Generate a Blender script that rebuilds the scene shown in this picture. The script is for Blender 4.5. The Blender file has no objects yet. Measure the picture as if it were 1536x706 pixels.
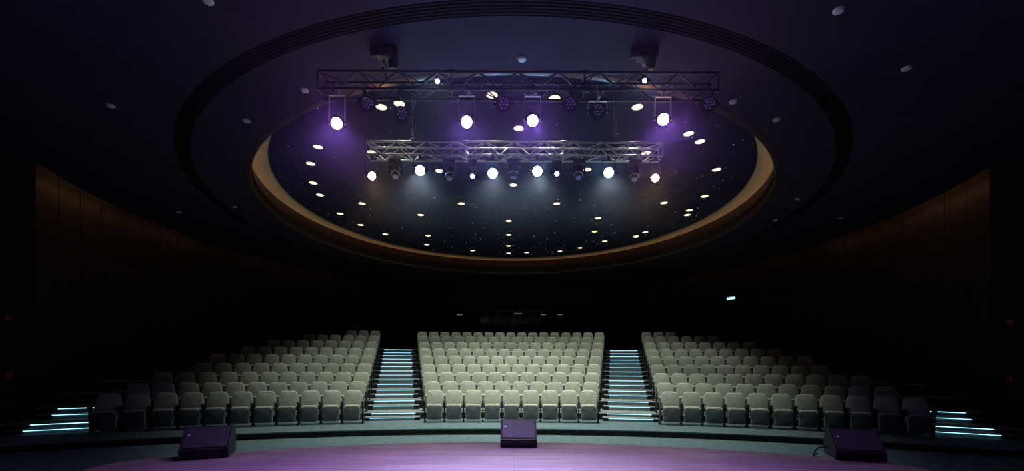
import bpy, bmesh, math, random
from mathutils import Vector, Matrix
random.seed(7)
PI = math.pi
SC = bpy.context.scene
COL = SC.collection

# ------------------------------------------------------------------ camera, world, exposure
F, PX, PY, ROLL = 640.0, 764.0, 545.0, 0.0045      # focal length and principal point in pixels (1536 x 706)
EYE = Vector((-0.07, 0.0, 1.40))
cam_d = bpy.data.cameras.new('camera')
cam_d.sensor_fit = 'HORIZONTAL'; cam_d.sensor_width = 36.0
cam_d.lens = F * 36.0 / 1536.0
cam_d.shift_x = (768.0 - PX) / 1536.0
cam_d.shift_y = (PY - 353.0) / 1536.0
cam_d.clip_start = 0.05; cam_d.clip_end = 200
cam = bpy.data.objects.new('camera', cam_d); COL.objects.link(cam)
cam.location = EYE
cam.rotation_euler = (Matrix.Rotation(PI/2, 3, 'X') @ Matrix.Rotation(ROLL, 3, 'Z')).to_euler()
SC.camera = cam

W = bpy.data.worlds.new('world'); SC.world = W; W.use_nodes = True
bg = W.node_tree.nodes['Background']
bg.inputs[0].default_value = (0.05, 0.04, 0.10, 1); bg.inputs[1].default_value = 0.0
SC.view_settings.view_transform = 'Standard'; SC.view_settings.look = 'None'
SC.view_settings.gamma = 1.0; SC.view_settings.use_curve_mapping = False
SC.view_settings.exposure = 0.0
SC.cycles.use_denoising = True
SC.cycles.max_bounces = 6; SC.cycles.diffuse_bounces = 3; SC.cycles.volume_bounces = 0
SC.cycles.sample_clamp_indirect = 4.0
SC.cycles.use_light_tree = True

P_DOWN = 760.0       # watts of a downlight of the middle circuit
P_PURPLE = 640.0     # watts of a purple wash lamp
P_WHITE = 620.0      # watts of a cold white wash lamp
HAZE = 0.0031
P_WARM = 160.0       # watts of a warm fresnel

def at(x, y, Y):
    """point seen at pixel (x, y), Y metres in front of the lens"""
    dx, dy = x - PX, y - PY
    u = (dx * math.cos(ROLL) + dy * math.sin(ROLL)) / F
    v = (-dx * math.sin(ROLL) + dy * math.cos(ROLL)) / F
    return Vector((EYE.x + u * Y, EYE.y + Y, EYE.z - v * Y))
def at_height(x, y, z):
    a = at(x, y, 1.0)
    Y = (z - EYE.z) / (a.z - EYE.z)
    return at(x, y, Y)

# ------------------------------------------------------------------ helpers
def tag(o, label=None, cat=None, group=None, kind=None):
    if label: o['label'] = label
    if cat: o['category'] = cat
    if group: o['group'] = group
    if kind: o['kind'] = kind
    return o
def empty(name, loc=(0, 0, 0), rz=0.0, parent=None):
    o = bpy.data.objects.new(name, None); COL.objects.link(o)
    o.empty_display_size = 0.1; o.location = loc; o.rotation_euler = (0, 0, rz)
    if parent: o.parent = parent
    return o
def link(name, me, parent=None, loc=None, rot=None):
    o = bpy.data.objects.new(name, me); COL.objects.link(o)
    if parent: o.parent = parent
    if loc is not None: o.location = loc
    if rot is not None:
        if isinstance(rot, (tuple, list)): o.rotation_euler = rot
        else: o.rotation_euler = rot.to_euler()
    return o
def mesh(name, verts, faces, m, smooth=False):
    me = bpy.data.meshes.new(name)
    me.from_pydata([tuple(v) for v in verts], [], faces)
    me.materials.append(m)
    if smooth:
        for p in me.polygons: p.use_smooth = True
    me.update()
    return me
class MB:
    """collects simple shapes into one mesh"""
    def __init__(s): s.v = []; s.f = []
    def add(s, v, f):
        n = len(s.v); s.v += [Vector(q) for q in v]; s.f += [tuple(i + n for i in q) for q in f]; return s
    def box(s, c, d, M=None):
        x, y, z = d[0]/2, d[1]/2, d[2]/2
        v = [Vector((sx*x, sy*y, sz*z)) for sz in (-1, 1) for sy in (-1, 1) for sx in (-1, 1)]
        if M is not None: v = [M @ q for q in v]
        v = [q + Vector(c) for q in v]
        return s.add(v, [(0,2,3,1),(4,5,7,6),(0,1,5,4),(2,6,7,3),(0,4,6,2),(1,3,7,5)])
    def prism(s, poly, x0, x1):
        """poly of (y, z), extruded along x"""
        n = len(poly)
        v = [(x0, p[0], p[1]) for p in poly] + [(x1, p[0], p[1]) for p in poly]
        f = [tuple(range(n))[::-1], tuple(range(n, 2*n))] + [(i, (i+1) % n, n+(i+1) % n, n+i) for i in range(n)]
        return s.add(v, f)
    def tube(s, a, b, r, n=8, r2=None):
        a, b = Vector(a), Vector(b); r2 = r if r2 is None else r2
        q = (b - a).to_track_quat('Z', 'Y'); X, Y = q @ Vector((1,0,0)), q @ Vector((0,1,0))
        v = [a + (X*math.cos(t) + Y*math.sin(t))*r for t in [2*PI*i/n for i in range(n)]]
        v += [b + (X*math.cos(t) + Y*math.sin(t))*r2 for t in [2*PI*i/n for i in range(n)]]
        return s.add(v, [tuple(range(n))[::-1], tuple(range(n, 2*n))] + [(i, (i+1) % n, n+(i+1) % n, n+i) for i in range(n)])
    def lathe(s, prof, n=20, c=(0, 0, 0), M=None, cap=True):
        """prof of (r, z) about z"""
        v = []; k = len(prof)
        for i in range(n):
            t = 2*PI*i/n
            for r, z in prof: v.append(Vector((r*math.cos(t), r*math.sin(t), z)))
        if M is not None: v = [M @ q for q in v]
        v = [q + Vector(c) for q in v]
        f = []
        for i in range(n):
            j = (i+1) % n
            for a in range(k-1): f.append((i*k+a, j*k+a, j*k+a+1, i*k+a+1))
        if cap:
            f.append(tuple(i*k for i in range(n))[::-1]); f.append(tuple(i*k+k-1 for i in range(n)))
        return s.add(v, f)
    def path(s, pts, r, n=6):
        pts = [Vector(p) for p in pts]; k = len(pts); v = []; X = None
        for i, p in enumerate(pts):
            d = (pts[min(i+1, k-1)] - pts[max(i-1, 0)]).normalized()
            if X is None: X = d.orthogonal().normalized()
            X = (X - d*X.dot(d)).normalized(); Y = d.cross(X)
            v += [p + (X*math.cos(2*PI*j/n) + Y*math.sin(2*PI*j/n))*r for j in range(n)]
        f = [(i*n+j, i*n+(j+1) % n, (i+1)*n+(j+1) % n, (i+1)*n+j) for i in range(k-1) for j in range(n)]
        f += [tuple(range(n))[::-1], tuple(range((k-1)*n, k*n))]
        return s.add(v, f)
    def mesh(s, name, m, smooth=False, bevel=0.0, segs=2, angle=35):
        me = mesh(name, s.v, s.f, m)
        bm = bmesh.new(); bm.from_mesh(me)
        bmesh.ops.recalc_face_normals(bm, faces=bm.faces)
        if bevel > 0:
            es = [e for e in bm.edges if len(e.link_faces) == 2 and e.calc_face_angle(0) > math.radians(25)]
            bmesh.ops.bevel(bm, geom=es, offset=bevel, segments=segs, affect='EDGES', profile=0.5, clamp_overlap=True)
        if smooth:
            for f in bm.faces: f.smooth = True
            for e in bm.edges:
                if len(e.link_faces) == 2 and e.calc_face_angle(0) > math.radians(angle): e.smooth = False
        bm.to_mesh(me); bm.free(); me.update()
        return me

# ------------------------------------------------------------------ materials
def mat(name, col, rough=0.6, metal=0.0, noise=None, bump=None, spec=0.5, emit=None, estr=0.0):
    m = bpy.data.materials.new(name); m.use_nodes = True
    nt = m.node_tree; b = nt.nodes['Principled BSDF']
    b.inputs['Base Color'].default_value = (*col, 1); b.inputs['Roughness'].default_value = rough
    b.inputs['Metallic'].default_value = metal; b.inputs['Specular IOR Level'].default_value = spec
    if emit:
        b.inputs['Emission Color'].default_value = (*emit, 1); b.inputs['Emission Strength'].default_value = estr
    tc = nt.nodes.new('ShaderNodeTexCoord')
    if noise:
        sc, amt = noise
        n = nt.nodes.new('ShaderNodeTexNoise'); n.inputs['Scale'].default_value = sc; n.inputs['Detail'].default_value = 4
        nt.links.new(tc.outputs['Object'], n.inputs['Vector'])
        r = nt.nodes.new('ShaderNodeMapRange'); r.inputs['From Min'].default_value = 0.3; r.inputs['From Max'].default_value = 0.7
        r.inputs['To Min'].default_value = 1 - amt; r.inputs['To Max'].default_value = 1 + amt
        nt.links.new(n.outputs['Fac'], r.inputs['Value'])
        mx = nt.nodes.new('ShaderNodeVectorMath'); mx.operation = 'SCALE'
        mx.inputs[0].default_value = col; nt.links.new(r.outputs[0], mx.inputs['Scale'])
        nt.links.new(mx.outputs[0], b.inputs['Base Color'])
    if bump:
        sc, st, dist = bump
        n = nt.nodes.new('ShaderNodeTexNoise'); n.inputs['Scale'].default_value = sc; n.inputs['Detail'].default_value = 3
        nt.links.new(tc.outputs['Object'], n.inputs['Vector'])
        bp = nt.nodes.new('ShaderNodeBump'); bp.inputs['Strength'].default_value = st; bp.inputs['Distance'].default_value = dist
        nt.links.new(n.outputs['Fac'], bp.inputs['Height']); nt.links.new(bp.outputs[0], b.inputs['Normal'])
    return m
def glow(name, col, s):
    m = bpy.data.materials.new(name); m.use_nodes = True; nt = m.node_tree
    nt.nodes.remove(nt.nodes['Principled BSDF'])
    e = nt.nodes.new('ShaderNodeEmission'); e.inputs[0].default_value = (*col, 1); e.inputs[1].default_value = s
    nt.links.new(e.outputs[0], nt.nodes['Material Output'].inputs[0])
    return m
def wood_floor(name, c1, c2, pw):
    m = bpy.data.materials.new(name); m.use_nodes = True; nt = m.node_tree; b = nt.nodes['Principled BSDF']
    tc = nt.nodes.new('ShaderNodeTexCoord')
    br = nt.nodes.new('ShaderNodeTexBrick')
    br.inputs['Scale'].default_value = 1.0; br.inputs['Brick Width'].default_value = 1.6; br.inputs['Row Height'].default_value = pw
    br.inputs['Mortar Size'].default_value = 0.003; br.inputs['Color1'].default_value = (*c1, 1); br.inputs['Color2'].default_value = (*c2, 1)
    br.inputs['Mortar'].default_value = (c1[0]*.25, c1[1]*.25, c1[2]*.25, 1); br.inputs['Bias'].default_value = 0.0
    nt.links.new(tc.outputs['Object'], br.inputs['Vector'])
    mp = nt.nodes.new('ShaderNodeMapping'); mp.inputs['Scale'].default_value = (0.7, 14, 1)
    nt.links.new(tc.outputs['Object'], mp.inputs['Vector'])
    n = nt.nodes.new('ShaderNodeTexNoise'); n.inputs['Scale'].default_value = 1.6; n.inputs['Detail'].default_value = 6
    nt.links.new(mp.outputs[0], n.inputs['Vector'])
    r = nt.nodes.new('ShaderNodeMapRange'); r.inputs['From Min'].default_value = .3; r.inputs['From Max'].default_value = .7
    r.inputs['To Min'].default_value = .65; r.inputs['To Max'].default_value = 1.3
    nt.links.new(n.outputs['Fac'], r.inputs['Value'])
    mx = nt.nodes.new('ShaderNodeVectorMath'); mx.operation = 'SCALE'
    nt.links.new(br.outputs['Color'], mx.inputs[0]); nt.links.new(r.outputs[0], mx.inputs['Scale'])
    nt.links.new(mx.outputs[0], b.inputs['Base Color'])
    r2 = nt.nodes.new('ShaderNodeMapRange'); r2.inputs['To Min'].default_value = .42; r2.inputs['To Max'].default_value = .62
    nt.links.new(n.outputs['Fac'], r2.inputs['Value']); nt.links.new(r2.outputs[0], b.inputs['Roughness'])
    bp = nt.nodes.new('ShaderNodeBump'); bp.inputs['Strength'].default_value = .25; bp.inputs['Distance'].default_value = .004
    nt.links.new(br.outputs['Fac'], bp.inputs['Height']); bp.invert = True
    nt.links.new(bp.outputs[0], b.inputs['Normal'])
    return m

def booth_glass():
    m = mat('booth_glass', (.55, .58, .62), .03, spec=.6)
    m.node_tree.nodes['Principled BSDF'].inputs['Transmission Weight'].default_value = 1.0
    return m
M = dict(
    fabric=mat('seat_fabric', (.44, .45, .385), .9, noise=(26, .16), bump=(180, .25, .003), spec=.15),
    shell=mat('seat_shell', (.085, .105, .115), .75, noise=(9, .15), spec=.25),
    black=mat('black_metal', (.010, .010, .011), .55, bump=(60, .08, .001), spec=.2),
    arm=mat('armrest_wood', (.022, .015, .012), .4, noise=(14, .3)),
    carpet=mat('carpet', (.105, .155, .175), .95, noise=(7, .22), bump=(140, .4, .004), spec=.1),
    tier=mat('tier_carpet', (.20, .225, .23), .95, noise=(9, .2), bump=(140, .4, .004), spec=.1),
    riser=mat('riser_board', (.010, .011, .014), .6, noise=(5, .3)),
    lit=mat('lit_riser_board', (.17, .19, .20), .6, noise=(12, .2)),  # paler copy of the riser board, for the part that looks lit
    nosing=mat('aluminium_nosing', (.42, .44, .46), .45, .6, noise=(30, .15)),
    stage=wood_floor('stage_boards', (.33, .235, .235), (.26, .18, .18), .12),
    stage_edge=mat('stage_edge', (.05, .028, .03), .5, noise=(6, .3)),
    ceil=mat('ceiling_paint', (.034, .030, .060), .85, noise=(2, .12), spec=.15),
    dome=mat('star_ceiling_paint', (.018, .023, .062), .9, noise=(2, .12), spec=.1),
    slot=mat('black_slot', (.007, .007, .009), .8, bump=(30, .1, .001), spec=.1),
    wall=mat('dark_wood_panel', (.045, .030, .024), .55, noise=(3, .3), bump=(12, .15, .002), spec=.2),
    backing=mat('black_backing', (.004, .004, .004), .9, bump=(20, .1, .001)),
    bronze=mat('dark_bronze', (.072, .032, .025), .42, .2, noise=(8, .25), bump=(40, .1, .002)),
    bead=mat('bead_bronze', (.10, .06, .05), .35, .3, noise=(20, .2)),
    cream=mat('cove_plaster', (.72, .56, .38), .8, noise=(3, .05), spec=.2),
    alu=mat('truss_aluminium', (.62, .58, .55), .32, .85, noise=(40, .12), bump=(60, .05, .0005)),
    trussblack=mat('truss_black', (.012, .011, .015), .45, .2, noise=(30, .2)),
    steel=mat('chain_steel', (.55, .52, .48), .3, 1.0, noise=(30, .15)),
    white=mat('white_plastic', (.62, .62, .68), .5, noise=(20, .05)),
    wedge=mat('speaker_cabinet', (.016, .014, .019), .55, bump=(120, .2, .001)),
    badge=mat('silver_badge', (.85, .83, .84), .45, .1, noise=(20, .05)),
    dimlens=mat('dim_lens', (.42, .40, .62), .15, noise=(20, .1)),
    glass=booth_glass(),
    red=mat('glowing_red_plastic', (.35, .02, .02), .4, noise=(20, .1), emit=(1, .05, .03), estr=.008),  # faint glow added to the case, which is no lamp
    g_led=glow('led_strip_light', (.30, .66, .86), 4.2),
    g_down=glow('downlight_glow', (1.0, .80, .52), 1.8),
    g_star=glow('star_glow', (.75, .85, 1.0), .75),
    g_cove=glow('cove_led', (1.0, .50, .16), 2.6),
    g_wallcove=glow('wall_cove_led', (1.0, .48, .22), 6.0), g_wallcove_mid=glow('wall_cove_led_middle', (1.0, .45, .22), 2.6),
    g_wallcove_low=glow('wall_cove_led_far', (1.0, .42, .25), .8),
    g_purple=glow('purple_lens_glow', (.42, .14, 1.0), 700.0),
    g_white=glow('cold_lens_glow', (.25, .55, 1.0), 260.0),
    g_warm=glow('warm_lens_glow', (1.0, .50, .18), 420.0),
    g_blue=glow('small_blue_lens_glow', (.5, .62, 1.0), 12.0),
    g_sign=glow('sign_glow', (.45, .85, 1.0), 1.6),
    g_screen=glow('booth_screen_glow', (.8, .82, 1.0), .28),
)
# perforated steel grille: fine holes come from a dot pattern in colour and relief
def grille_mat():
    m = bpy.data.materials.new('perforated_grille'); m.use_nodes = True; nt = m.node_tree; b = nt.nodes['Principled BSDF']
    tc = nt.nodes.new('ShaderNodeTexCoord')
    mp = nt.nodes.new('ShaderNodeMapping'); mp.inputs['Rotation'].default_value = (0, 0, math.radians(45))
    nt.links.new(tc.outputs['Object'], mp.inputs['Vector'])
    v = nt.nodes.new('ShaderNodeTexVoronoi'); v.inputs['Scale'].default_value = 85; v.inputs['Randomness'].default_value = 0
    nt.links.new(mp.outputs[0], v.inputs['Vector'])
    r = nt.nodes.new('ShaderNodeMapRange'); r.inputs['From Min'].default_value = .3; r.inputs['From Max'].default_value = .5
    nt.links.new(v.outputs['Distance'], r.inputs['Value'])
    mx = nt.nodes.new('ShaderNodeMix'); mx.data_type = 'RGBA'
    mx.inputs['A'].default_value = (.008, .008, .009, 1); mx.inputs['B'].default_value = (.075, .06, .075, 1)
    nt.links.new(r.outputs[0], mx.inputs['Factor']); nt.links.new(mx.outputs['Result'], b.inputs['Base Color'])
    b.inputs['Roughness'].default_value = .5; b.inputs['Metallic'].default_value = .1
    return m
M['grille'] = grille_mat()

# ------------------------------------------------------------------ sizes of the hall (metres; stage top is z = 0)
CY = 15.5                       # centre of the round ceiling and of the round wall, on the axis
ZC = EYE.z + 5.0                # flat ceiling
R_OPEN, R_WALL = 8.2, 13.35
Z_RIM = EYE.z + 5.72            # pale annulus inside the opening
Z_DOME = EYE.z + 5.80           # starry ceiling
CC = -10.3                      # centre of the seat rows' curve, on the axis
S = 0.55                        # seat spacing
U = 0.01923                     # metres per height unit
ROWP = 1.142
ROW_R = [12.30 - CC + ROWP*k for k in range(9)]
ROW_Z = [EYE.z - U*q for q in (87.0, 76.6, 62.6, 48.0, 31.5, 15.1, -2.1, -19.0, -34.8)]
EDGE = [ROW_R[0] - 1.30] + [r - 0.42 for r in ROW_R[1:]]
SIDE_N = [11, 11, 11, 10, 10, 9, 8, 6, 3]
AISLE = 1.70
Z_PIT = ROW_Z[0] - 0.16
def rowpt(R, th, z=0.0): return Vector((R*math.sin(th), CC + R*math.cos(th), z))
def thmax(R, rw=R_WALL - 0.05):
    # angle at which the row circle meets the round wall
    d = CY - CC
    c = (R*R + d*d - rw*rw) / (2*R*d)
    return math.acos(max(-1, min(1, c))) if c < 1 else 0.0

# ------------------------------------------------------------------ shell: floor, ceiling, walls
mb = MB(); mb.box((0, 5.5, Z_PIT - .1), (30, 25, .2))
tag(link('floor', mb.mesh('floor', M['carpet'])), kind='structure')

def ring(name, prof, m, n=128, parent=None, closed=True, smooth=True, a0=None, a1=None):
    """profile of (r, z) revolved about the hall's axis"""
    k = len(prof); v = []; f = []
    part = a0 is not None
    steps = n+1 if part else n
    for i in range(steps):
        t = (a0 + (a1-a0)*i/n) if part else 2*PI*i/n
        v += [(r*math.cos(t), CY + r*math.sin(t), z) for r, z in prof]
    kk = k if closed else k-1
    for i in range(n):
        j = (i+1) if part else (i+1) % n
        for a in range(kk):
            b = (a+1) % k
            f.append((i*k+a, j*k+a, j*k+b, i*k+b))
    if part and closed:
        f.append(tuple(range(k))[::-1]); f.append(tuple(range(n*k, n*k+k)))
    me = mesh(name, v, f, m)
    bm = bmesh.new(); bm.from_mesh(me); bmesh.ops.recalc_face_normals(bm, faces=bm.faces)
    if smooth:
        for q in bm.faces: q.smooth = True
        for e in bm.edges:
            if len(e.link_faces) == 2 and e.calc_face_angle(0) > math.radians(30): e.smooth = False
    bm.to_mesh(me); bm.free()
    return link(name, me, parent)

G0, G1 = 9.36, 9.66             # air-slot groove in the ceiling
R_CEIL = R_WALL - 0.45
ceiling = ring('ceiling', [(R_OPEN + .02, ZC), (G0, ZC), (G0, ZC + .25), (R_OPEN + .02, ZC + .25)], M['ceil'])
tag(ceiling, kind='structure')
# outer part of the flat ceiling: round over the seats, square over the stage
v = []; f = []; n = 360
for i in range(n):
    t = 2*PI*i/n; d = Vector((math.cos(t), math.sin(t)))
    ro = R_CEIL
    if CY + R_CEIL*d.y < 10.8:
        ro = min(14.5/abs(d.x) if abs(d.x) > 1e-6 else 99, (CY + 5.0)/(-d.y) if d.y < -1e-6 else 99)
    for r in (G1, ro):
        for z in (ZC, ZC + .25): v.append((d.x*r, CY + d.y*r, z))
for i in range(n):
    a, b = 4*i, 4*((i+1) % n)
    f += [(a, b, b+2, a+2), (a+1, a+3, b+3, b+1), (a, a+1, b+1, b), (a+2, b+2, b+3, a+3)]
link('ceiling_field', mesh('ceiling_field', v, f, M['ceil']), ceiling)
ring('slot_back', [(G0, ZC + .12), (G1, ZC + .12), (G1, ZC + .2), (G0, ZC + .2)], M['slot'], parent=ceiling)
for k in range(5):
    r0 = G0 + .028 + k*.056
    ring('slot_bar', [(r0, ZC), (r0 + .026, ZC), (r0 + .026, ZC + .06), (r0, ZC + .06)], M['slot'], parent=ceiling)
# stepped bronze ring of the round opening
ring('fascia', [(R_OPEN, ZC + .36), (R_OPEN + .06, ZC + .36), (R_OPEN + .06, Z_RIM), (R_OPEN, Z_RIM)], M['bronze'], parent=ceiling)
ring('fascia', [(R_OPEN - .10, ZC + .30), (R_OPEN - .10, ZC + .43), (R_OPEN - .085, ZC + .43), (R_OPEN - .085, ZC + .38), (R_OPEN, ZC + .38), (R_OPEN, ZC + .30)], M['bronze'], parent=ceiling)
ring('fascia', [(R_OPEN - .02, ZC + .06), (R_OPEN + .05, ZC + .06), (R_OPEN + .05, ZC + .30), (R_OPEN - .02, ZC + .30)], M['bronze'], parent=ceiling)
ring('rim_bead', [(R_OPEN - .10, ZC + .03), (R_OPEN - .07, ZC - .025), (R_OPEN + .0, ZC - .03), (R_OPEN + .06, ZC - .005),
                  (R_OPEN + .06, ZC + .06), (R_OPEN - .08, ZC + .06)], M['bead'], parent=ceiling)
# warm strip lying on the ledge lights the pale annulus above it
cove = ring('cove_light', [(R_OPEN - .045, ZC + .385), (R_OPEN - .02, ZC + .385), (R_OPEN - .02, ZC + .40), (R_OPEN - .045, ZC + .40)], M['g_cove'], parent=ceiling)
ring('cove_rim', [(R_OPEN - .48, Z_RIM), (R_OPEN + .06, Z_RIM), (R_OPEN + .06, Z_RIM + .05), (R_OPEN - .48, Z_RIM + .05)], M['cream'], parent=ceiling)
ring('dome_edge', [(R_OPEN - .48, Z_RIM + .05), (R_OPEN - .40, Z_RIM + .05), (R_OPEN - .40, Z_DOME), (R_OPEN - .48, Z_DOME)], M['bronze'], parent=ceiling)
ring('star_ceiling', [(.001, Z_DOME), (R_OPEN - .38, Z_DOME), (R_OPEN - .38, Z_DOME + .1), (.001, Z_DOME + .1)], M['dome'], parent=ceiling)

# round wall of dark panels left and right, flat wall at the back
Y_BACK = 27.0
Y_PORT = 11.35                  # end of the panelled wall; the portal jamb's inner face runs from JX1 to JX0
JX1, JY1, JX0, JY0 = 12.09, 10.8, 12.0, 10.0
A_FRONT = math.asin((Y_PORT - CY)/R_WALL)           # where the round wall meets the stage portal
A_BACK = math.asin((Y_BACK - CY)/R_WALL)
PZ = [-.42, 1.42, 3.25, 4.85, ZC + .29]
for side, sx in (('left', -1), ('right', 1)):
    a0, a1 = (A_FRONT, A_BACK) if sx > 0 else (PI - A_FRONT, PI - A_BACK)
    w = ring('wall_' + side, [(R_WALL + .05, -.6), (R_WALL + .25, -.6), (R_WALL + .25, ZC + .3), (R_WALL + .05, ZC + .3)], M['backing'], n=48, a0=a0, a1=a1)
    tag(w, kind='structure')
    ncol = 22; da = (a1 - a0)/ncol
    metas = []
    for q in range(4):
        z0, z1 = PZ[q] + .008, PZ[q+1] - .008
        v = []; f = []
        for i in range(4):
            t = (-.5 + i/3)*(abs(da) - .0016)
            for r in (R_WALL, R_WALL + .05):
                for z in (z0, z1): v.append((r*math.cos(t), r*math.sin(t), z))
        for i in range(3):
            a, b = 4*i, 4*i+4
            f += [(a, b, b+1, a+1), (a+2, a+3, b+3, b+2), (a+1, b+1, b+3, a+3), (a, a+2, b+2, b)]
        f += [(0, 1, 3, 2), (12, 14, 15, 13)]
        metas.append(mesh('panel', v, f, M['wall']))
    for c in range(ncol):
        for me in metas:
            link('panel', me, w, (0, CY, 0), (0, 0, a0 + da*(c + .5)))
    # warm light strip hidden in the gap above the ceiling's edge, washing down the panels
    for u0, u1, g in ((.004, .16, 'g_wallcove'), (.16, .36, 'g_wallcove_mid'), (.36, .80, 'g_wallcove_low')):
        ring('cove_light', [(R_WALL - .43, ZC + .035), (R_WALL - .40, ZC + .035), (R_WALL - .40, ZC + .05), (R_WALL - .43, ZC + .05)],
             M[g], n=16, parent=w, a0=a0 + (a1-a0)*u0, a1=a0 + (a1-a0)*u1)
    # stage portal jamb
    xj = math.sqrt(R_WALL**2 - (Y_PORT - CY)**2)
    mb = MB()
    pl = [(xj, Y_PORT), (JX1, JY1), (JX0, JY0), (14.5, JY0), (14.5, Y_PORT)]
    mb.add([(sx*x, y, z) for z in (-.6, ZC + .28) for x, y in pl], [(0,1,2,3,4), (9,8,7,6,5)] + [(i, (i+1) % 5, 5+(i+1) % 5, 5+i) for i in range(5)])
    link('portal_jamb', mb.mesh('portal_jamb', M['backing']), w)
    mb = MB(); mb.box((sx*14.55, 2.5, ZC/2 - .2), (.1, 15, ZC + .6))
    link('stage_side', mb.mesh('stage_side', M['backing']), w)
xb = R_WALL*math.cos(A_BACK)
# window opening of the control booth in the back wall
wx0, wx1 = at(681, 470, Y_BACK).x, at(850, 470, Y_BACK).x
wz0, wz1 = at(764, 491, Y_BACK).z, at(764, 464, Y_BACK).z
wb = MB()
wb.box(((-xb-.3 + wx0)/2, Y_BACK + .17, ZC/2), (wx0 + xb + .3, .2, ZC + .4))
wb.box(((xb+.3 + wx1)/2, Y_BACK + .17, ZC/2), (xb + .3 - wx1, .2, ZC + .4))
wb.box(((wx0+wx1)/2, Y_BACK + .17, wz0/2 - .1), (wx1 - wx0, .2, wz0 + .2))
wb.box(((wx0+wx1)/2, Y_BACK + .17, (wz1 + ZC + .2)/2), (wx1 - wx0, .2, ZC + .2 - wz1))
wall_back = tag(link('wall_back', wb.mesh('wall_back', M['backing'])), kind='structure')
zs = [1.9, wz0 - .06, wz1 + .06, 5.6, ZC]
for q in range(4):
    xs = [-xb + .1 + i*(2*xb - .2)/12 for i in range(13)]
    for i in range(12):
        if q == 1 and xs[i+1] > wx0 - .06 and xs[i] < wx1 + .06: continue
        mb = MB(); mb.box(((xs[i]+xs[i+1])/2, Y_BACK + .045, (zs[q]+zs[q+1])/2), (xs[i+1]-xs[i]-.02, .05, zs[q+1]-zs[q]-.02))
        link('panel', mb.mesh('panel', M['wall']), wall_back)
win = tag(empty('window_1', ((wx0+wx1)/2, Y_BACK + .1, wz0)), 'long dark control booth window in the back wall above the centre seats', 'window', kind='structure')
ww, wh = wx1 - wx0, wz1 - wz0
mb = MB()
for z in (-.02, wh + .02): mb.box((0, 0, z), (ww + .12, .16, .06))
for x in (-ww/2 - .03, ww/2 + .03): mb.box((x, 0, wh/2), (.06, .16, wh + .1))
link('window_frame', mb.mesh('window_frame', M['black'], bevel=.006), win)
for i in range(3):
    mb = MB(); mb.box((-ww/2 + ww*(i + .5)/3, .0, wh/2), (ww/3 - .03, .012, wh - .02))
    link('pane', mb.mesh('pane', M['glass']), win)
for i in (1, 2):
    mb = MB(); mb.box((-ww/2 + ww*i/3, 0, wh/2), (.03, .06, wh)); link('mullion', mb.mesh('mullion', M['black']), win)
# wall behind the photographer
mb = MB(); mb.box((0, -5.0, 3), (29, .2, 7.6)); tag(link('wall_front', mb.mesh('wall_front', M['backing'])), kind='structure')

# ------------------------------------------------------------------ seating tiers
NT = 40
for k in range(9):
    r0 = EDGE[k]; r1 = EDGE[k+1] if k < 8 else ROW_R[8] + 5.0
    z1 = ROW_Z[k]; z0 = Z_PIT + .005
    cs = []
    for r in (r0, r1):
        tm = thmax(r)
        if r == r1 and k == 8: tm = thmax(r, R_WALL - .05)
        cs.append(tm)
    root = tag(empty('seating_tier', (0, CC + r0, z0)), kind='structure')
    def sector(ra, rb, ta, tb, za, zb, n=NT):
        v = []; f = []
        for i in range(n+1):
            t = -1 + 2*i/n
            for r, tm in ((ra, ta), (rb, tb)):
                p = rowpt(r, t*tm)
                for z in (za, zb): v.append((p.x, p.y - (CC + r0), z - z0))
        for i in range(n):
            a, b = 4*i, 4*i+4
            f += [(a, b, b+1, a+1), (a+2, a+3, b+3, b+2), (a+1, b+1, b+3, a+3), (a, a+2, b+2, b)]
        f += [(0, 1, 3, 2), (4*n, 4*n+2, 4*n+3, 4*n+1)]
        return v, f
    v, f = sector(r0 + .02, r1 + .02, cs[0], cs[1], z0, z1 - .03)
    link('riser', mesh('riser', v, f, M['riser']), root)
    v, f = sector(r0, r1 + .02, cs[0], cs[1], z1 - .03, z1)
    link('carpet_top', mesh('carpet_top', v, f, M['carpet'] if k == 0 else M['tier']), root)

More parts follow.
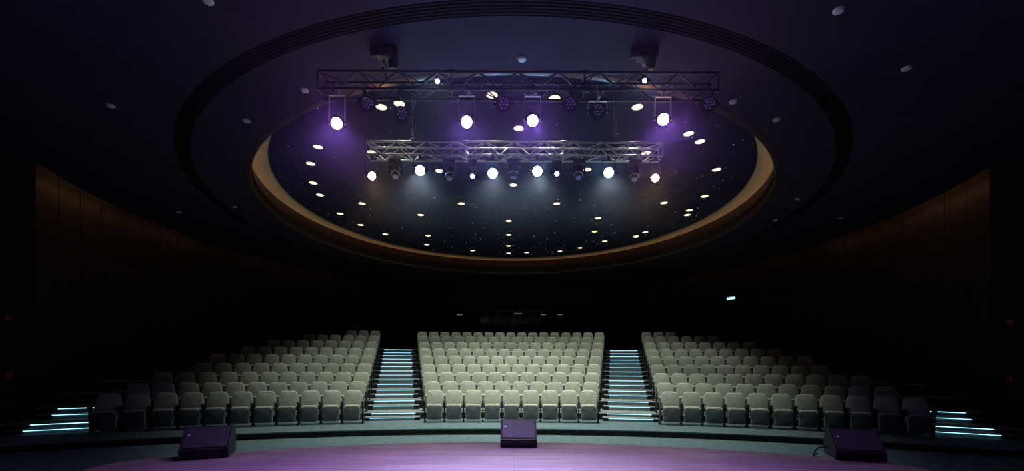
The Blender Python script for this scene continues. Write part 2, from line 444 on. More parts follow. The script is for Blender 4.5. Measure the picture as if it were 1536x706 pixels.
# ------------------------------------------------------------------ lit stairs in the aisles
def arc_block(r0, r1, t0, t1, z0, z1, O, n=4):
    v = []; f = []
    for i in range(n+1):
        t = t0 + (t1-t0)*i/n
        for r in (r0, r1):
            p = rowpt(r, t)
            for z in (z0, z1): v.append((p.x - O.x, p.y - O.y, z - O.z))
    for i in range(n):
        a, b = 4*i, 4*i+4
        f += [(a, b, b+1, a+1), (a+2, a+3, b+3, b+2), (a+1, b+1, b+3, a+3), (a, a+2, b+2, b)]
    f += [(0, 1, 3, 2), (4*n, 4*n+2, 4*n+3, 4*n+1)]
    return v, f
def fixed(name, v, f, m, parent):
    me = mesh(name, v, f, m)
    bm = bmesh.new(); bm.from_mesh(me); bmesh.ops.recalc_face_normals(bm, faces=bm.faces); bm.to_mesh(me); bm.free()
    return link(name, me, parent)
STEP_D = .34
def stairs(sgn, outer, label):
    k1 = 9 if not outer else 5
    mid = rowpt(EDGE[1] - STEP_D, sgn*(.45), ROW_Z[0]) if outer else rowpt(EDGE[1] - STEP_D, sgn*(5.0*S + .85)/EDGE[1], ROW_Z[0])
    root = tag(empty('aisle_stairs', mid), label, 'stairs')
    for k in range(1, k1):
        h = (9 + k)*S/2
        rr = ROW_R[k]
        if not outer:
            t0, t1 = (h + .04)/rr, (h + AISLE - .04)/rr
            l0, l1 = (h + .20)/rr, (h + AISLE - .20)/rr
        else:
            t0 = (h + AISLE + S*SIDE_N[k] + .10)/rr
            t1 = thmax(EDGE[k] - STEP_D, R_WALL - .38) - .004
            l0, l1 = t0 + .006, t1 - .013
            if k >= 3: l1 = min(l1, l0 + .30/EDGE[k])
            if k >= 3: t1 = min(t1, l1 + .6/EDGE[k])
            if l1 - l0 < .01: continue
        t0, t1, l0, l1 = [sgn*q for q in (t0, t1, l0, l1)]
        zl, zh = ROW_Z[k-1], ROW_Z[k]; zm = (zl + zh)/2
        re = EDGE[k]; rs = re - STEP_D
        # loose step in front of the tier, with its own light strip, and the strip at the foot of the tier's edge
        v, f = arc_block(rs + .015, re + .01, t0, t1, zl + .002, zm - .02, mid); st = fixed('step', v, f, M['riser'], root)
        v, f = arc_block(rs, re - .002, t0, t1, zm - .02, zm, mid); fixed('tread', v, f, M['tier'], st)
        v, f = arc_block(rs - .012, rs + .03, t0, t1, zm - .018, zm + .004, mid); fixed('nosing', v, f, M['nosing'], st)
        v, f = arc_block(rs + .004, rs + .018, l0, l1, zl + .004, zm - .02, mid); fixed('lit_riser_face', v, f, M['lit'], st)  # pale panel added so the riser looks lit only along the strip
        v, f = arc_block(rs - .010, rs + .002, l0, l1, zm - .026, zm - .019, mid); fixed('led_strip', v, f, M['g_led'], st)
        v, f = arc_block(re - .004, re + .022, l0, l1, zm + .003, zh - .02, mid); fixed('lit_riser_face', v, f, M['lit'], root)
        v, f = arc_block(re - .013, re - .005, l0, l1, zh - .030, zh - .021, mid); fixed('led_strip', v, f, M['g_led'], root)
        v, f = arc_block(re - .014, re + .03, t0, t1, zh - .02, zh + .004, mid); fixed('nosing', v, f, M['nosing'], root)
stairs(-1, False, 'blue lit aisle stairs between the left and centre seat blocks')
stairs(1, False, 'blue lit aisle stairs between the centre and right seat blocks')
stairs(-1, True, 'lit side stairs against the left wall beside the left seat block')
stairs(1, True, 'lit side stairs against the right wall beside the right seat block')

# ------------------------------------------------------------------ seats
def pillow(outline, depth, nz, name, m, edge=.03, tilt=0.0, org=(0, 0, 0), crown=.0):
    """cushion whose front outline is (x, z), with rounded edges; front faces -y"""
    n = len(outline); cx = sum(p[0] for p in outline)/n; cz = sum(p[1] for p in outline)/n
    layers = []
    prof = [(0.0, .70), (.010, .90), (edge, 1.0), (depth - edge, 1.0), (depth, .90)]
    v = []; f = []
    for y, s in prof:
        for x, z in outline:
            dx, dz = x - cx, z - cz
            L = math.hypot(dx, dz); g = (L - (1-s)*.13)/L if s < 1 else 1.0
            v.append(Vector((cx + dx*g, y, cz + dz*g)))
    k = len(prof)
    for a in range(k-1):
        for i in range(n):
            j = (i+1) % n
            f.append((a*n+i, a*n+j, (a+1)*n+j, (a+1)*n+i))
    v.append(Vector((cx, -crown, cz))); v.append(Vector((cx, depth, cz)))
    for i in range(n):
        j = (i+1) % n
        f.append((len(v)-2, j, i)); f.append((len(v)-1, (k-1)*n+i, (k-1)*n+j))
    R = Matrix.Rotation(tilt, 3, 'X'); O = Vector(org)
    v = [R @ q + O for q in v]
    me = mesh(name, v, f, m)
    bm = bmesh.new(); bm.from_mesh(me); bmesh.ops.recalc_face_normals(bm, faces=bm.faces)
    for q in bm.faces: q.smooth = True
    bm.to_mesh(me); bm.free()
    return me
def rounded(pts):
    """pts of (x, z, radius) -> outline with arcs"""
    out = []; n = len(pts)
    for i in range(n):
        p0 = Vector(pts[i-1][:2]); p = Vector(pts[i][:2]); p1 = Vector(pts[(i+1) % n][:2]); r = pts[i][2]
        a = p + (p0-p).normalized()*r; b = p + (p1-p).normalized()*r
        for q in range(5):
            t = q/4; out.append(tuple(a*(1-t)**2 + p*2*t*(1-t) + b*t*t))
    return out
# backrest: wide at the arms, shouldered, narrower at the top
BK = rounded([(-.235, 0, .03), (.235, 0, .03), (.258, .20, .05), (.205, .485, .10), (-.205, .485, .10), (-.258, .20, .05)])
me_back = pillow(BK, .11, 1, 'backrest', M['fabric'], .035, math.radians(-11), (0, .0, .44), .012)
BS = rounded([(-.225, 0, .02), (.225, 0, .02), (.235, .20, .04), (.185, .455, .08), (-.185, .455, .08), (-.235, .20, .04)])
me_bshell = pillow(BS, .03, 1, 'back_shell', M['shell'], .01, math.radians(-11), (0, .108, .43), 0)
# tipped-up seat: fabric cushion behind, dark shell in front of it
SO = rounded([(-.215, 0, .05), (.215, 0, .05), (.225, .445, .10), (-.225, .445, .10)])
me_cush = pillow(SO, .12, 1, 'seat_cushion', M['fabric'], .04, math.radians(-4), (0, -.175, .085), 0)
SS = rounded([(-.20, 0, .05), (.20, 0, .05), (.203, .385, .09), (-.203, .385, .09)])
me_sshell = pillow(SS, .05, 1, 'seat_shell', M['shell'], .012, math.radians(-4), (0, -.195, .10), .006)
mb = MB(); mb.box((0, -.11, .598), (.052, .20, .035)); me_arm = mb.mesh('armrest', M['arm'], True, .012)
mb = MB(); mb.prism([(-.18, .585), (-.01, .585), (.10, .40), (.14, .10), (.10, .03), (-.12, .03), (-.13, .12), (-.155, .45)], -.012, .012)
me_side = mb.mesh('side_panel', M['black'], False, .006, 1)
mb = MB(); mb.box((0, -.01, .015), (.05, .30, .03)); me_foot = mb.mesh('foot', M['black'], False, .006, 1)
WORD = ['front row', 'row two', 'row three', 'row four', 'row five', 'row six', 'row seven', 'row eight', 'back row']
ORD = ['first', 'second', 'third', 'fourth', 'fifth', 'sixth', 'seventh', 'eighth', 'ninth', 'tenth', 'eleventh', 'twelfth',
       'thirteenth', 'fourteenth', 'fifteenth', 'sixteenth', 'seventeenth']
def side_set(root, x):
    s = link('side_panel', me_side, root, (x, 0, 0))
    link('armrest', me_arm, s); link('foot', me_foot, s)
def seat(k, s, label, left, right):
    R = ROW_R[k]; th = s/R
    p = rowpt(R, th, ROW_Z[k])
    root = empty('auditorium_seat', p, -th)
    tag(root, label, 'seat', 'tip-up seats in the auditorium rows')
    b = link('backrest', me_back, root); link('back_shell', me_bshell, b)
    c = link('seat_cushion', me_cush, root); link('seat_shell', me_sshell, c)
    if left: side_set(root, -S/2)
    if right: side_set(root, S/2)
for k in range(9):
    n = 9 + k
    for i in range(n):
        s = (i - (n-1)/2)*S
        seat(k, s, 'grey tip-up seat in the %s of the centre block, %s from its left aisle' % (WORD[k], ORD[i]), True, i == n-1)
    h = n*S/2
    for sgn, blk in ((-1, 'left'), (1, 'right')):
        for i in range(SIDE_N[k]):
            s = sgn*(h + AISLE + S*(i + .5))
            last = i == SIDE_N[k]-1
            seat(k, s, 'grey tip-up seat in the %s of the %s block, %s from the stairs aisle' % (WORD[k], blk, ORD[i]),
                 sgn > 0 or last, sgn < 0 or last)

# ------------------------------------------------------------------ stage
# outline seen from above: shallow curve to the audience, rounded corners, drawing in towards the photographer
ST_R, ST_C, ST_X = 10.3, 7.62 - 10.3, 5.72
pts = []
ta = math.asin((ST_X - .32)/ST_R)
for i in range(49):
    t = ta - 2*ta*i/48
    pts.append(Vector((ST_R*math.sin(t), ST_C + ST_R*math.cos(t))))
def corner(p, q, r_):
    return [p*(1-t)**2 + q*2*t*(1-t) + r_*t*t for t in (.15, .3, .45, .6, .75, .9, 1.0)]
endL = pts[-1]; tl = Vector((-ST_X - .02, endL.y - .32)); el = Vector((-5.45, endL.y - .95))
left = corner(endL, tl, el) + [Vector((-4.9, 3.2)), Vector((-4.6, -1.0))]
right = [Vector((-q.x, q.y)) for q in left][::-1]
outl = right + pts + left
st_root = tag(empty('stage', (0, 3.0, Z_PIT)), 'low curved stage with worn wooden boards under purple light', 'stage')
n = len(outl)
def slab(name, z0, z1, m, off):
    v = []
    for z in (z0, z1):
        for q in outl:
            d = Vector((q.x, q.y - 1.5)); L = d.length; d = d*((L - off)/L)
            v.append((d.x, d.y + 1.5 - 3.0, z - Z_PIT))
    f = [tuple(range(n))[::-1], tuple(range(n, 2*n))] + [(i, (i+1) % n, n+(i+1) % n, n+i) for i in range(n)]
    return fixed(name, v, f, m, st_root)
slab('base', Z_PIT, -.03, M['stage_edge'], .05)
slab('floor_boards', -.03, 0.0, M['stage'], 0.0)

# ------------------------------------------------------------------ stage monitors
def monitor(p, rz, label):
    root = tag(empty('stage_monitor', p, rz), label, 'speaker', 'wedge monitors along the stage edge')
    w = .305
    mb = MB(); mb.prism([(0, .012), (-.012, .06), (-.012, .135), (.02, .15), (.285, .415), (.31, .43), (.42, .425), (.50, .24), (.47, .012)], -w + .02, w - .02)
    cab = link('cabinet', mb.mesh('cabinet', M['wedge'], False, .006, 2), root)
    for sx in (-1, 1):
        mb = MB(); mb.prism([(-.005, .01), (-.022, .06), (-.022, .14), (.29, .447), (.42, .44), (.515, .24), (.475, .01)], sx*(w - .022), sx*w)
        link('side_cheek', mb.mesh('side_cheek', M['wedge'], False, .005, 2), root)
        for y in (.06, .40):
            mb = MB(); mb.lathe([(.018, 0), (.02, .014)], 10, (sx*.25, y, 0)); link('rubber_foot', mb.mesh('rubber_foot', M['black']), root)
    # grille lies on the slanted face, in its own frame
    ang = math.atan2(.265, .265)
    mb = MB(); mb.box((0, 0, 0), (2*w - .055, .365, .012))
    gr = link('grille', mb.mesh('grille', M['grille'], False, .004, 1), root, (0, .147, .292), (ang, 0, 0))
    mb = MB(); mb.add([(-.024, -.014, 0), (.024, -.014, 0), (.004, .016, 0), (-.012, .004, 0), (-.024, -.014, .006), (.024, -.014, .006), (.004, .016, .006), (-.012, .004, .006)],
                      [(3,2,1,0), (4,5,6,7), (0,1,5,4), (1,2,6,5), (2,3,7,6), (3,0,4,7)])
    b = link('badge', mb.mesh('badge', M['badge']), gr, (-.225, .045, .006)); b['label'] = 'small silver peaked badge'
    mb = MB(); mb.box((0, -.016, .152), (2*w - .05, .012, .010)); link('lower_trim', mb.mesh('lower_trim', M['grille']), root)
    mb = MB(); mb.path([(-.06, .475, .20), (-.06, .50, .21), (.06, .50, .21), (.06, .475, .20)], .010); link('handle', mb.mesh('handle', M['black']), root)
    return root
c = at_height(778, 671, 0); monitor((c.x, c.y, 0), 0, 'wedge monitor at the stage front centre, its grille lit purple')
c = at_height(306, 688, 0); monitor((c.x, c.y, 0), math.radians(22), 'dark wedge monitor near the left end of the stage edge')
c = at_height(1291, 692, 0); mr = monitor((c.x, c.y, 0), math.radians(-20), 'dark wedge monitor near the right end of the stage edge, trailing a cable')
q = c + Vector((-.30, .32, 0))
mb = MB(); mb.path([q + Vector(d) for d in ((.03, -.02, .14), (-.03, -.01, .15), (-.085, 0, .14), (-.125, .01, .09), (-.135, .02, .03), (-.12, .05, .009), (-.05, .12, .009), (.05, .2, .009))], .011)
tag(link('cable', mb.mesh('cable', M['black'], True)), 'black cable looping out of the right wedge monitor', 'cable')

# ------------------------------------------------------------------ trusses
TS = .27
def truss(name, x0, y0, x1, y1, Y, mt, label):
    a, b = at(x0, y0, Y), at(x1, y1, Y)
    ztop = (a.z + b.z)/2; L = b.x - a.x; cx = (a.x + b.x)/2
    root = tag(empty(name, (cx, Y + TS/2, ztop - TS)), label, 'truss', 'lighting trusses above the stage')
    r = .022
    mb = MB(); mb.tube((-L/2, 0, 0), (L/2, 0, 0), r, 10); chord = mb.mesh('chord', mt, True)
    for y in (-TS/2, TS/2):
        for z in (0, TS): link('chord', chord, root, (0, y, z))
    nb = 2*round(L/(2*.30)); dx = L/nb
    d1 = MB().tube((-dx/2, 0, -TS/2), (dx/2, 0, TS/2), .010, 6).mesh('brace', mt, True)
    d2 = MB().tube((-dx/2, 0, TS/2), (dx/2, 0, -TS/2), .010, 6).mesh('brace', mt, True)
    for i in range(nb):
        x = -L/2 + dx*(i + .5); me = d1 if i % 2 else d2
        for y in (-TS/2, TS/2): link('brace', me, root, (x, y, TS/2))
        for z in (0, TS): link('brace', me, root, (x, 0, z), (PI/2, 0, 0))
    up = MB().tube((0, 0, 0), (0, 0, TS), .012, 6).mesh('post', mt, True)
    ac = MB().tube((0, -TS/2, 0), (0, TS/2, 0), .012, 6).mesh('crossbar', mt, True)
    for i in range(4):
        x = -L/2 + L*i/3
        for y in (-TS/2, TS/2): link('post', up, root, (x, y, 0))
        for z in (0, TS): link('crossbar', ac, root, (x, 0, z))
    # conical couplers where the three lengths join
    cp = MB().lathe([(.024, -.07), (.032, -.05), (.032, .05), (.024, .07)], 10, M=Matrix.Rotation(PI/2, 3, 'Y')).mesh('coupler', mt, True)
    for i in (1, 2):
        for y in (-TS/2, TS/2):
            for z in (0, TS): link('coupler', cp, root, (-L/2 + L*i/3, y, z))
    return root, ztop
YU, YL = 6.65, 8.95
tu, ZU = truss('lighting_truss', 476, 109, 1078, 107, YU, M['trussblack'], 'black box truss nearest the stage, carrying purple wash lamps')
tl_, ZL = truss('lighting_truss', 550, 211, 994, 215, YL, M['alu'], 'silver box truss further back, carrying cold white lamps and moving heads')

# ------------------------------------------------------------------ chain hoists
def link_ring(r, w, tr, n=12):
    pts = []
    for i in range(n+1):
        t = 2*PI*i/n; pts.append((r*math.cos(t), 0, w*math.sin(t)))
    return MB().path(pts, tr, 5)
me_link = link_ring(.011, .022, .004).mesh('chain_link', M['steel'], True)
def hoist(x, y, Y, ztop, label, zc, body_z=None, slack=False):
    p = at(x, y, Y); base = Vector((p.x, Y, ztop))
    root = tag(empty('chain_hoist', base), label, 'hoist', 'chain hoists holding the trusses')
    mb = MB()
    mb.path([(0, -TS/2, .042), (0, -.02, .13), (0, .02, .13), (0, TS/2, .042)], .014, 8)
    link('sling', mb.mesh('sling', M['black'], True), root)
    mb = MB(); mb.path([(.0, 0, .13), (.035, 0, .15), (.04, 0, .19), (0, 0, .22), (-.03, 0, .20)], .011, 8); mb.lathe([(.012, .21), (.028, .225), (.028, .27), (.012, .285)], 10)
    link('hook', mb.mesh('hook', M['steel'], True), root)
    z0 = .285
    if body_z is not None:
        mb = MB(); mb.box((0, 0, z0 + .12), (.26, .20, .22)); bd = link('motor', mb.mesh('motor', M['black'], False, .03, 3), root)
        mb = MB(); mb.tube((-.21, 0, z0 + .12), (.21, 0, z0 + .12), .075, 14); link('motor_drum', mb.mesh('motor_drum', M['black'], True), bd)
        mb = MB(); mb.lathe([(.05, -.16), (.075, -.1), (.085, .06), (.085, .10)], 12, (.13, .06, z0 + .05)); link('chain_bag', mb.mesh('chain_bag', M['black'], True), root)
        z0 += .23
    z1 = zc - ztop
    i = 0; z = z0
    while z < z1 - .02:
        link('chain_link', me_link, root, (0, 0, z), (0, 0, PI/2*(i % 2))); z += .034; i += 1
    if slack:
        for j in range(14):
            t = j/13
            link('chain_link', me_link, root, (.035 + .03*math.sin(t*9), -.03, .22 + t*(z1 - .3)), (.25*math.cos(t*9), 0, PI/2*(j % 2)))
    mb = MB(); mb.lathe([(.05, z1 - .03), (.06, z1 - .005)], 12); link('ceiling_plate', mb.mesh('ceiling_plate', M['black']), root)
hoist(576, 105, YU + TS/2, ZU, 'black chain hoist on the left of the black front truss', ZC, True)
hoist(966, 103, YU + TS/2, ZU, 'black chain hoist on the right of the black front truss', ZC, True)
hoist(619, 210, YL + TS/2, ZL, 'steel chain and hook on the left of the silver truss', Z_DOME, None, True)
hoist(921, 212, YL + TS/2, ZL, 'steel chain and hook on the right of the silver truss', Z_DOME, None, True)

# ------------------------------------------------------------------ lamps on the trusses
def spot(parent, loc, target, watts, col, size, blend=.5, radius=.06):
    l = bpy.data.lights.new('lamp', 'SPOT'); l.energy = watts; l.color = col
    l.spot_size = math.radians(size); l.spot_blend = blend; l.shadow_soft_size = radius
    o = bpy.data.objects.new('lamp', l); COL.objects.link(o)
    o.parent = parent; o.location = loc
    d = Vector(target) - (parent.location + Vector(loc))
    o.rotation_euler = d.to_track_quat('-Z', 'Y').to_euler()
    return o
def fixture(name, p, zchord, r, length, aim, label, cat, lens, cells=0, group=None, yc=None, body='black', drop_m='black'):
    """lamp hung from a truss chord: clamp, U yoke, round body, lens. p = centre of the lens"""
    d = (Vector(aim) - p).normalized()
    piv = p - d*length*.5                        # pivot of the yoke
    root = tag(empty(name, (piv.x, yc if yc else piv.y, zchord - .055)), label, cat, group)
    O = root.location
    R = d.to_track_quat('Z', 'Y').to_matrix()    # local z along the beam
    L = piv - O                                  # pivot in the fixture's frame
    mb = MB(); mb.box((0, 0, -.01), (.05, .045, .074)); mb.box((0, 0, .028), (.06, .03, .006))
    mb.tube((.02, 0, -.01), (.07, 0, -.01), .008, 6)
    link('clamp', mb.mesh('clamp', M[drop_m]), root)
    mb = MB(); w = r + .035
    top = -.055
    mb.tube((0, 0, -.03), (0, 0, top), .012, 8)
    mb.box((0, L.y/2, top), (.03, abs(L.y) + .03, .008)); mb.box((L.x, L.y, top), (2*w, .035, .008))
    for sx in (-1, 1):
        mb.box((L.x + sx*w, L.y, (top + L.z - .03)/2), (.008, .035, top - L.z + .03))
    link('yoke', mb.mesh('yoke', M[drop_m]), root)
    hd = length
    prof = [(r*.45, -hd*.62), (r*.75, -hd*.58), (r*.92, -hd*.35), (r, -hd*.30), (r, hd*.5), (r*1.06, hd*.5), (r*1.06, hd*.56), (r*.93, hd*.56), (r*.90, hd*.50)]
    mb = MB(); mb.lathe(prof, 24, L, R)
    h = link('body', mb.mesh('body', M[body], True), root)
    for sx in (-1, 1):
        mb = MB(); mb.tube(L + Vector((sx*(r*.9), 0, 0)), L + Vector((sx*(w + .03), 0, 0)), .020, 8); link('tilt_knob', mb.mesh('tilt_knob', M['black']), root)
    if cells:
        mb = MB(); mb.lathe([(r*.9, hd*.49), (r*.9, hd*.505)], 20, L, R); fl = link('lens_plate', mb.mesh('lens_plate', M['black']), h)
        ps = [(0, 0)] + [(.42*r*math.cos(t), .42*r*math.sin(t)) for t in [PI/3*i for i in range(6)]] + [(.72*r*math.cos(t), .72*r*math.sin(t)) for t in [PI/6*i for i in range(12)]]
        ps = ps[:cells]
        for q in ps:
            mb = MB(); mb.lathe([(r*.13, hd*.50), (r*.125, hd*.53), (r*.06, hd*.55)], 8, L + R @ Vector((q[0], q[1], 0)), R)
            link('lens_cell', mb.mesh('lens_cell', M[lens], True), h)
    else:
        mb = MB(); mb.lathe([(r*.9, hd*.49), (r*.88, hd*.54), (r*.6, hd*.585), (r*.2, hd*.60)], 24, L, R)
        link('lens', mb.mesh('lens', M[lens], True), h)
    return root, L + d*(hd*.62 + .02)
HANG_U = ZU - TS; HANG_L = ZL - TS
GP = 'purple wash lamps under the front truss'
for (x, y), lb in zip(((505, 185), (700, 183), (799, 181), (995, 179)),
        ('lit purple wash lamp at the left end of the black truss', 'lit purple wash lamp under the black truss, second from the left',
         'lit purple wash lamp under the black truss, third from the left', 'lit purple wash lamp towards the right end of the black truss')):
    p = at(x, y, YU - .08)
    ro, t = fixture('wash_lamp', p, HANG_U, .088, .20, (p.x*.25, .6, .9), lb, 'stage lamp', 'g_purple', group=GP, yc=YU, drop_m='alu')  # bright metal yoke stands in for lamp glare on its arms
    spot(ro, t, (p.x*.75, 4.1, 0), P_PURPLE, (.34, .16, 1.0), 78, .8)
GD = 'unlit LED par lamps under the front truss'
for (x, y), lb in zip(((550, 156), (602, 172), (755, 157), (855, 157), (897, 167), (1063, 157.5)),
        ('dark LED par lamp under the left hoist of the black truss', 'dark LED par lamp hanging low, second from the left on the black truss',
         'dark LED par lamp under the middle of the black truss', 'dark LED par lamp between two purple lamps, right of the truss middle',
         'dark LED par lamp in a pale yoke, hanging low right of middle', 'dark LED par lamp at the right end of the black truss')):
    p = at(x, y, YU + .05)
    fixture('par_lamp', p, HANG_U, .115, .17, (p.x*.2, -.5, .8), lb, 'stage lamp', 'dimlens', 12, GD, yc=YU, drop_m='alu' if x == 897 else 'black')
for (x, y), lb in zip(((656, 122), (967, 121)), ('small bluish white spot inside the left part of the black truss', 'small bluish white spot below the right hoist of the black truss')):
    p = at(x, y, YU - .12)
    ro, t = fixture('small_spot', p, p.z + .13, .032, .12, (p.x*.3, -1, 1.2), lb, 'stage lamp', 'g_white', group='small spots on the front truss')
    spot(ro, t, (p.x*.5, 2.5, 0), 40, (.6, .75, 1.0), 50)
GW = 'cold white wash lamps under the silver truss'
for (x, y), lb in zip(((630, 256), (739, 260), (806, 257), (913, 259)),
        ('glaring cold white lamp under the left chain of the silver truss', 'glaring cold white lamp left of the silver truss middle',
         'glaring cold white lamp right of the silver truss middle', 'glaring cold white lamp under the right chain of the silver truss')):
    p = at(x, y, YL - .09)
    ro, t = fixture('wash_lamp', p, HANG_L, .105, .22, (p.x*.2, .5, .9), lb, 'stage lamp', 'g_white', group=GW, yc=YL)
    spot(ro, t, (p.x*.4, 4.0, 0), P_WHITE, (.62, .78, 1.0), 46, .8)
for (x, y), lb in zip(((558, 264), (983, 267)), ('warm glaring fresnel lamp at the left end of the silver truss', 'warm glaring fresnel lamp at the right end of the silver truss')):
    p = at(x, y, YL - .10)
    ro, t = fixture('fresnel_lamp', p, HANG_L, .08, .24, (p.x*.2, .5, .9), lb, 'stage lamp', 'g_warm', group='warm fresnel lamps on the silver truss', yc=YL)
    spot(ro, t, (p.x*.3, 5.0, 0), P_WARM, (1.0, .72, .42), 50, .8)
def moving_head(x, y, label, lit, aim, big=1.0):
    p = at(x, y, YL); s = big
    root = tag(empty('moving_head_lamp', (p.x, p.y, HANG_L - .06)), label, 'stage lamp', 'moving head lamps under the silver truss')
    L = p - root.location
    mb = MB(); mb.box((0, 0, -.005), (.05, .05, .074)); mb.box((0, 0, .033), (.06, .03, .006)); mb.box((0, 0, -.05), (.18*s, .14*s, .03)); link('clamp', mb.mesh('clamp', M['alu']), root)
    mb = MB(); mb.box((0, 0, -.105), (.24*s, .20*s, .08)); link('base', mb.mesh('base', M['black'], False, .012, 2), root)
    top = -.145; w = .125*s
    mb = MB()
    mb.tube((0, 0, top), (0, 0, top - .025), .06*s, 14)
    pts = []
    for i in range(9):
        t = PI*i/8; pts.append((-w*math.cos(t), 0, top - .03 - .06*s*(1 - math.sin(t))))
    mb.path([(-w, 0, L.z - .03)] + pts + [(w, 0, L.z - .03)], .020*s, 6)
    link('yoke', mb.mesh('yoke', M['black'], True), root)
    d = (Vector(aim) - p).normalized(); R = d.to_track_quat('Z', 'Y').to_matrix()
    mb = MB(); mb.lathe([(.04*s, -.15*s), (.085*s, -.13*s), (.10*s, -.03*s), (.09*s, .06*s), (.075*s, .12*s), (.08*s, .125*s), (.08*s, .15*s), (.065*s, .15*s)], 18, L, R)
    h = link('head', mb.mesh('head', M['black'], True), root)
    mb = MB(); mb.lathe([(.086*s, .058*s), (.094*s, .06*s), (.09*s, .075*s), (.08*s, .08*s)], 18, L, R, False); link('collar', mb.mesh('collar', M['alu'], True), h)
    mb = MB(); mb.lathe([(.064*s, .146*s), (.05*s, .16*s), (.02*s, .166*s)], 16, L, R); link('lens', mb.mesh('lens', M['g_blue'] if lit else M['dimlens'], True), h)
    for sx in (-1, 1):
        mb = MB(); mb.tube(L + Vector((sx*.08*s, 0, 0)), L + Vector((sx*(w + .025*s), 0, 0)), .035*s, 12); link('pivot', mb.mesh('pivot', M['black']), root)
for x, y, lb, lit, dn, big in (
        (593, 258, 'black moving head beside the left warm fresnel', False, 6.2, 1.0),
        (674, 260, 'black moving head between the two left cold white lamps, pointing down', False, 6.5, 1.0),
        (709, 262, 'small moving head with a faint blue lens, left of middle', True, 2.5, .75),
        (770, 254, 'black moving head in a wide yoke at the silver truss middle', False, 9.0, 1.15),
        (835, 258, 'small moving head with a faint blue lens, right of middle', True, 2.5, .8),
        (868, 259, 'black moving head left of the right chain, pointing down', False, 6.5, 1.0),
        (952, 262, 'black moving head beside the right warm fresnel', False, 6.2, 1.0)):
    p = at(x, y, YL)
    moving_head(x, y, lb, lit, (p.x*.6, dn, 0), big)

# thin haze added round the trusses to stand in for lens bloom
hz = bpy.data.materials.new('halo_haze'); hz.use_nodes = True
hn = hz.node_tree; hn.nodes.remove(hn.nodes['Principled BSDF'])
vs = hn.nodes.new('ShaderNodeVolumeScatter'); vs.inputs['Density'].default_value = HAZE; vs.inputs['Anisotropy'].default_value = .8
hn.links.new(vs.outputs[0], hn.nodes['Material Output'].inputs['Volume'])
mb = MB(); mb.box((0, 6.1, 4.97), (10.5, 8.2, 2.7))
tag(link('haze', mb.mesh('haze', hz)), 'thin haze added round the two lighting trusses to halo the lamps', 'haze', kind='stuff')

# ------------------------------------------------------------------ downlights in the starry ceiling
DL = [(477,220),(466,245),(470,274),(480,292),(510,320),(543,305),(541,337),(578,351),(631,322),(642,353),(640,366),(709,375),(692,305),
      (763,331),(763,352),(763,368),(763,379),(790,378),(770,277),(778,192),(835,305),(897,327),(892,347),(907,361),(840,376),(870,371),
      (954,354),(968,348),(996,304),(1034,315),(1031,322),(1057,294),(1075,254),(1050,212),(1033,200),(956,160),(832,147),(738,142),
      (572,160),(599,155),(659,256),(881,254),(558,228),(969,229)]
me_dtrim = MB().lathe([(.118, -.002), (.16, -.002), (.165, -.012), (.134, -.022), (.121, -.012)], 20, cap=False).mesh('trim_ring', M['black'], True)
me_dglow = MB().lathe([(.02, -.019), (.10, -.016), (.125, -.006)], 18, cap=True).mesh('diffuser', M['g_down'], True)
def side_of(x): return 'left' if x < 640 else ('right' if x > 890 else 'middle')
pos = [(x, y, at_height(x, y, Z_DOME)) for x, y in DL]
for i, (x, y, p) in enumerate(pos):
    # ordinal inside its third of the ceiling, counted from the stage towards the back
    same = sorted([q for q in pos if side_of(q[0]) == side_of(x)], key=lambda q: q[1])
    rank = same.index((x, y, p))
    words = ORD + ['eighteenth', 'nineteenth', 'twentieth']
    root = tag(empty('downlight', p), 'round warm downlight in the %s third of the starry ceiling, %s from the stage' % (side_of(x), words[rank]),
               'downlight', 'warm downlights in the starry ceiling')
    link('trim_ring', me_dtrim, root); link('diffuser', me_dglow, root)
    d2 = p.x**2 + (p.y - 13.5)**2
    wt = P_DOWN*math.exp(-d2/27.0)
    if wt > P_DOWN*.03:
        spot(root, (0, 0, -.04), (p.x*.85, p.y + .4, 0), wt, (.92, 1.0, .86), 78, .8, .05)

# fibre-optic stars, far too many to count
mb = MB(); rnd = random.Random(3)
for i in range(420):
    r = (R_OPEN - .6)*math.sqrt(rnd.random()); t = rnd.random()*2*PI; s = rnd.choice((.006, .007, .009, .009, .014))
    c = Vector((r*math.cos(t), CY + r*math.sin(t), Z_DOME - .004))
    if min((c.xy - q[2].xy).length for q in pos) < .19: continue
    mb.add([c + Vector(d)*s for d in ((1,0,0), (0,1,0), (-1,0,0), (0,-1,0), (0,0,-1), (0,0,1))], [(0,1,4),(1,2,4),(2,3,4),(3,0,4),(1,0,5),(2,1,5),(3,2,5),(0,3,5)])
st = mb.mesh('star_lights', M['g_star'])
tag(link('star_lights', st), 'tiny white star lights scattered over the round dark ceiling', 'star lights', kind='stuff')

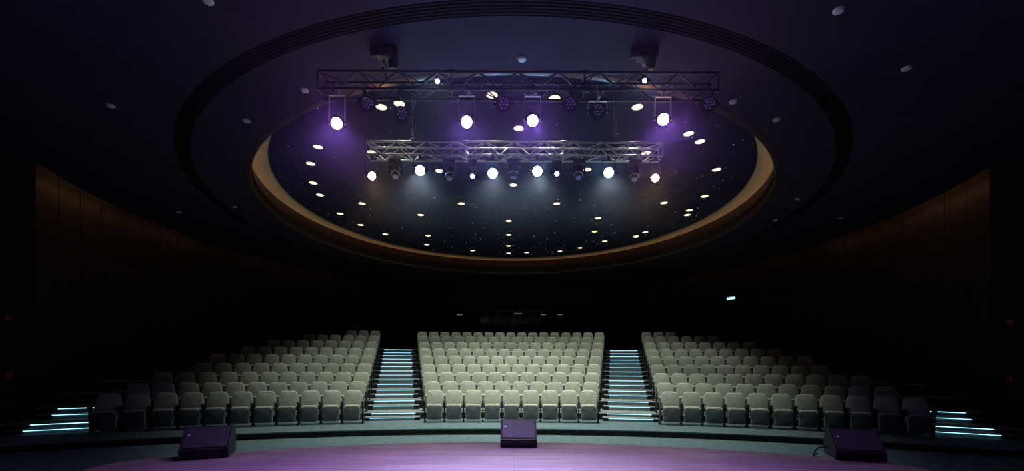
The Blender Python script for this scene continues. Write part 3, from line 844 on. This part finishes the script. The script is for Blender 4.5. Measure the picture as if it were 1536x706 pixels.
# small fittings on the flat ceiling
me_fit = MB().lathe([(.02, -.035), (.055, -.03), (.072, -.012), (.075, 0)], 18).mesh('ceiling_fitting', M['white'], True)
for x, y, lb in ((783, 88, 'pale round ceiling fitting above the middle of the black truss'),
                 (457, 135, 'pale round ceiling fitting just left of the black truss'),
                 (370, 181, 'pale round ceiling fitting left of the round opening, inside the slot ring'),
                 (1100, 152, 'pale round ceiling fitting just right of the black truss'),
                 (1165, 179, 'pale round ceiling fitting right of the round opening, inside the slot ring'),
                 (1360, 102, 'pale round ceiling fitting far right, outside the slot ring'),
                 (1258, 15, 'dim round ceiling fitting at the top right, outside the slot ring'),
                 (312, 1, 'dim round ceiling fitting at the top left, outside the slot ring'),
                 (166, 158, 'dim round ceiling fitting far left, outside the slot ring'),
                 (352, 310, 'dim ceiling fitting near the left rim of the round opening'),
                 (269, 318, 'dim ceiling fitting over the left block, near the left wall'),
                 (1197, 298, 'dim ceiling fitting near the right rim of the round opening'),
                 (1261, 327, 'dim ceiling fitting over the right block, near the right wall'),
                 (1163, 330, 'dim ceiling fitting behind the right rim of the round opening')):
    p = at_height(x, y, ZC)
    tag(link('ceiling_fitting', me_fit, None, p), lb, 'ceiling fitting', 'round fittings on the flat ceiling')

# ------------------------------------------------------------------ things on the walls
# lit emergency sign on the right wall
d = at(1097, 447, 1.0) - EYE
A = d.x*d.x + d.y*d.y; B = 2*(EYE.x*d.x + (EYE.y - CY)*d.y); C_ = EYE.x**2 + (EYE.y - CY)**2 - (R_WALL - .04)**2
t = (-B + math.sqrt(B*B - 4*A*C_))/(2*A); p = EYE + d*t
rz = math.atan2(p.y - CY, p.x) + PI/2
root = tag(empty('emergency_light', p, rz), 'small glowing blue white emergency light on the right wall', 'emergency light')
mb = MB(); mb.box((0, 0, 0), (.48, .07, .22)); link('housing', mb.mesh('housing', M['white'], False, .015, 2), root)
mb = MB(); mb.box((0, .042, 0), (.42, .012, .11)); link('lit_panel', mb.mesh('lit_panel', M['g_sign']), root)
# red alarm buttons on the portal jambs
for x, y, lb in ((12, 477, 'small dark red alarm box on the left portal, upper of two'), (13, 562, 'small dark red alarm box on the left portal, lower of two'),
                 (1515, 483, 'small dark red alarm box on the right portal, upper of two'), (1515, 568, 'small dark red alarm box on the right portal, lower of two')):
    sx = -1 if x < 700 else 1
    # jamb face runs from (xj, 10.9) to (xj - .32, 10.0)
    best = min([(abs(abs(at(x, y, Y).x) - (JX0 + (JX1 - JX0)*(Y - JY0)/(JY1 - JY0))), Y) for Y in [10.06 + .01*i for i in range(70)]])
    p = at(x, y, best[1]); ang = math.atan2(JX1 - JX0, JY1 - JY0)
    root = tag(empty('alarm_box', p, (PI/2 - ang)*(1 if sx < 0 else -1)), lb, 'alarm box', 'red alarm boxes on the portal')
    mb = MB(); mb.box((0, 0, 0), (.11, .06, .11)); link('case', mb.mesh('case', M['red'], False, .01, 2), root)
    mb = MB(); mb.box((0, -.034, 0), (.05, .012, .05)); link('button', mb.mesh('button', M['black']), root)
# lit gear on the desk in the control booth
mb = MB(); mb.box((0, 0, 0), (ww - .2, .5, .05))
dz = wz0 - .05; dy = Y_BACK + .27 + .252
tag(link('booth_desk', mb.mesh('booth_desk', M['black'], False, .01, 1), None, ((wx0+wx1)/2, dy, dz)), 'dark desk behind the control booth window', 'desk')
for x, y, wd, lb in ((684, 471.5, .36, 'pale lit device at the left end of the control booth window'), (777, 470, .5, 'faint lit strip at the middle of the control booth window'),
                 (815, 471.5, .32, 'faint lit strip right of the middle of the control booth window'), (845, 471.5, .30, 'pale lit strip at the right end of the control booth window')):
    p = at(x, y, dy)
    x0 = min(max(p.x, wx0 + .3), wx1 - .35)
    root = tag(empty('screen', (x0, dy, dz + .025)), lb, 'screen', 'lit gear in the control booth')
    h = p.z - dz - .025
    mb = MB(); mb.box((0, .03, .006), (.2, .14, .012)); mb.box((0, .03, h/2 - .02), (.04, .02, h - .05)); link('stand', mb.mesh('stand', M['black']), root)
    mb = MB(); mb.box((0, .012, h), (wd + .04, .02, .13)); link('case', mb.mesh('case', M['black'], False, .006, 1), root)
    mb = MB(); mb.box((0, 0, h), (wd, .008, .05)); link('lit_face', mb.mesh('lit_face', M['g_screen']), root)
